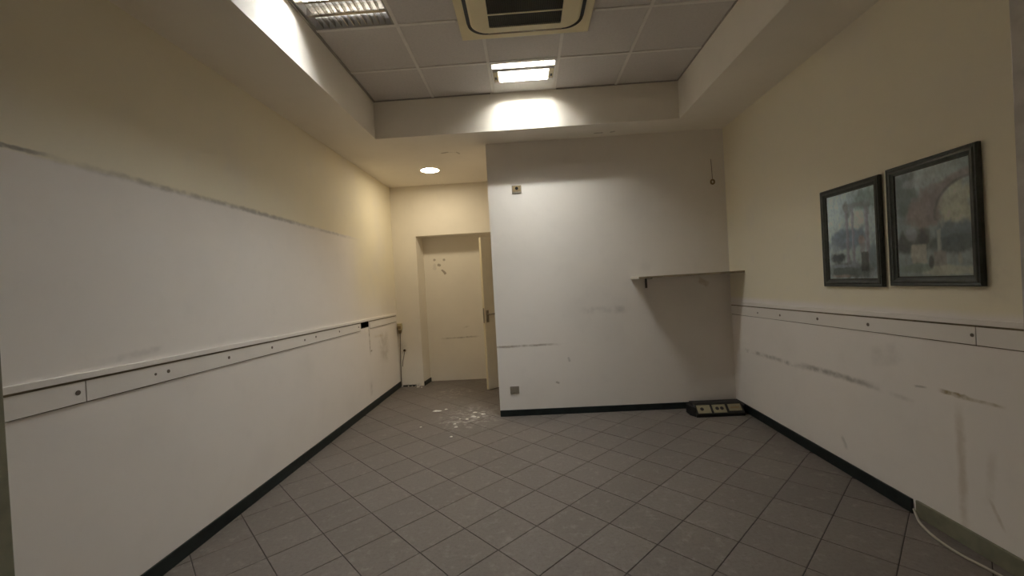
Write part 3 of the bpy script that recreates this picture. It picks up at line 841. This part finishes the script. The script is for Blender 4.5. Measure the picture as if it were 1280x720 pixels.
fb = thing('floor_socket_box', (1.85, 4.32, 0), 'black three-gang floor socket box in the corner under the shelf', 'socket box')
prof = [(4.222, 0.0), (4.222, 0.030), (4.298, 0.108), (4.315, 0.114), (4.42, 0.114), (4.42, 0.0)]
hb = MB().prism(prof, 1.618, 2.092, lambda p, q, h: (h, p, q))
hb.build('housing', M['black'], fb, bevel=0.004)
MB().prism([(1.618, 4.235), (1.582, 4.30), (1.582, 4.41), (1.618, 4.41)], 0.001, 0.095, UP).build('end_cap', M['black'], fb, bevel=0.004)
MB().prism([(2.092, 4.235), (2.122, 4.30), (2.122, 4.41), (2.092, 4.41)], 0.001, 0.095, UP).build('end_cap', M['black'], fb, bevel=0.004)
nd = Vector((0, 0.076, 0.078)).normalized(); nn = Vector((0, -nd.z, nd.y)); base = Vector((0, 4.222, 0.030))
FM = lambda a, n_, c: tuple(Vector((a, 0, 0)) + base + nd * c + nn * n_)
for k, (xa, xb, ca, cb) in enumerate(((1.640, 1.770, 0.010, 0.098), (1.793, 1.921, 0.010, 0.098), (1.947, 2.073, 0.026, 0.098))):
    md = MB().box(xa, xb, -0.002, 0.005, ca, cb, FM).build('socket_module', M['module'], fb, bevel=0.002)
    if k == 0:
        MB().cyl(FM(xa + 0.045, 0.005, 0.055), FM(xa + 0.045, 0.0065, 0.055), 0.018, 14).build('socket_hole', M['black'], md)
    elif k == 1:
        for q in (0.042, 0.088):
            MB().cyl(FM(xa + q, 0.005, 0.056), FM(xa + q, 0.0065, 0.056), 0.018, 14).build('socket_hole', M['black'], md)
    else:
        MB().box(xa + 0.02, xb - 0.02, 0.005, 0.0065, 0.05, 0.072, FM).build('blank_slot', M['plate_brown'], md)

j = thing('junction_box', WH(-1.90, 0, 0.80), 'small grimy junction box with a hanging cable in the hall corner', 'junction box')
MB().box(-1.925, -1.862, 0.0, 0.055, 0.845, 0.940, WH).build('box_body', M['socket_cream'], j, bevel=0.005)
MB().box(-1.918, -1.869, 0.055, 0.060, 0.86, 0.905, WH).build('box_lid', M['plate_brown'], j, bevel=0.003)
MB().prism([(-1.925, 0.85), (-1.868, 0.85), (-1.885, 0.79), (-1.91, 0.79)], 0.0, 0.035, lambda p, q, h: WH(p, h, q)).build('cable_gland', M['plate_brown'], j)
MB().tube([WH(-1.897, 0.016, 0.80), WH(-1.905, 0.012, 0.6), WH(-1.915, 0.010, 0.4), WH(-1.918, 0.010, 0.2), WH(-1.920, 0.012, 0.01)], 0.006, 8).build('cable', M['cable_dark'], j, smooth=True)
j = thing('cable_outlet', WH(-1.84, 0, 0.5), 'tiny dark cable outlet with a short wire beside the door recess', 'outlet')
MB().cyl(WH(-1.848, 0.0, 0.535), WH(-1.848, 0.014, 0.535), 0.020, 14).build('outlet_ring', M['plate_brown'], j)
MB().cyl(WH(-1.848, 0.013, 0.540), WH(-1.848, 0.016, 0.540), 0.013, 12).build('outlet_hole', M['dark'], j)
MB().tube([WH(-1.848, 0.012, 0.52), WH(-1.862, 0.012, 0.45), WH(-1.882, 0.010, 0.37), WH(-1.890, 0.009, 0.30)], 0.0045, 8).build('wire', M['cable_dark'], j, smooth=True)

k_ = thing('cable_end', (2.028, YS, 2.37), 'small dark knob with a thin wire hanging high near the corner', 'cable end')
MB().tube([WS(2.020, 0.008, 2.63), WS(2.023, 0.009, 2.52), WS(2.026, 0.010, 2.41)], 0.003, 8).build('wire', M['cable_dark'], k_, smooth=True)
MB().tube([WS(2.026 + 0.018 * math.cos(t), 0.010, 2.388 + 0.022 * math.sin(t)) for t in [2 * math.pi * i / 16 for i in range(17)]], 0.009, 8).build('knob', M['plate_brown'], k_, smooth=True)

pts = [(2.116, 2.440, 0.030), (2.098, 2.405, 0.014), (2.065, 2.349, 0.008), (2.030, 2.256, 0.008), (2.012, 2.157, 0.008), (2.013, 2.065, 0.008), (2.032, 1.964, 0.008), (2.045, 1.80, 0.008), (2.040, 1.55, 0.008), (2.02, 1.35, 0.008)]
def smooth_path(p, n=6):
    out = []
    for i in range(len(p) - 1):
        a, b_, c, d = [Vector(p[max(0, min(len(p) - 1, i + k))]) for k in (-1, 0, 1, 2)]
        for q in range(n):
            t = q / n
            out.append(0.5 * ((2 * b_) + (c - a) * t + (2 * a - 5 * b_ + 4 * c - d) * t * t + (3 * b_ - a - 3 * c + d) * t ** 3))
    out.append(Vector(p[-1])); return out
tag(MB().tube(smooth_path(pts), 0.0065, 10).build('floor_cable', M['cable'], smooth=True), 'pale cable leaving the skirting and lying along the tiles', 'cable')

# ================================================================== PLASTER CRUMBS
crumbs = [
    (-1.118, 4.847, .034, 2.1, 'long white plaster flake lying apart, nearest the wall with the hole'),
    (-1.020, 4.905, .016, 1.6, 'thin plaster sliver just behind the long white flake'),
    (-0.714, 4.503, .026, 1.0, 'brightest white plaster crumb at the front of the dust patch'),
    (-0.654, 4.576, .028, 1.5, 'broad white plaster flake in the middle of the dust patch'),
    (-0.600, 4.550, .017, 1.2, 'small plaster crumb just before the partition end of the dust patch'),
    (-0.560, 4.655, .024, 1.6, 'white plaster flake of the dust patch nearest the partition corner'),
    (-0.660, 4.730, .022, 1.7, 'dull plaster flake at the back of the dust patch'),
    (-0.795, 4.515, .015, 1.0, 'small grey-white plaster crumb at the hall-wall side of the dust patch'),
    (-0.825, 4.362, .021, 1.1, 'farther of the two plaster crumbs before the dust patch'),
    (-0.795, 4.260, .021, 1.1, 'nearer of the two plaster crumbs before the dust patch'),
    (-0.796, 3.991, .019, 1.2, 'lone plaster crumb nearest the viewer on the tiles'),
    (-1.170, 4.309, .015, 1.2, 'faint lone plaster crumb on the tiles towards the holed wall'),
    (-1.660, 6.090, .025, 1.3, 'larger white plaster crumb at the foot of the door recess'),
    (-1.600, 6.060, .017, 1.3, 'smaller white plaster crumb at the foot of the door recess')]
for x, y, s_, el, lab in crumbs:
    s_ *= 0.78
    b = MB(); n = 8
    ph = random.random() * 6
    lo = [(x + s_ * random.uniform(.7, 1.2) * math.cos(ph + 6.283 * i / n) * el, y + s_ * random.uniform(.7, 1.2) * math.sin(ph + 6.283 * i / n)) for i in range(n)]
    hi = [(x + (p - x) * .6, y + (q - y) * .6) for p, q in lo]
    b.v = [(p, q, 0.0006) for p, q in lo] + [(p, q, s_ * 0.35 * random.uniform(.7, 1.2)) for p, q in hi]
    b.f = [tuple(range(n)), tuple(range(2 * n - 1, n - 1, -1))] + [(i, (i + 1) % n, n + (i + 1) % n, n + i) for i in range(n)]
    o = b.build('plaster_crumb', M['chip'])
    c0 = Vector((x, y, 0)); o.data.transform(Matrix.Translation(-c0)); o.location = c0
    tag(o, lab, 'plaster crumb', 'plaster crumbs on the hall tiles')

for o in bpy.data.objects:
    if '_o' in o.keys(): del o['_o']
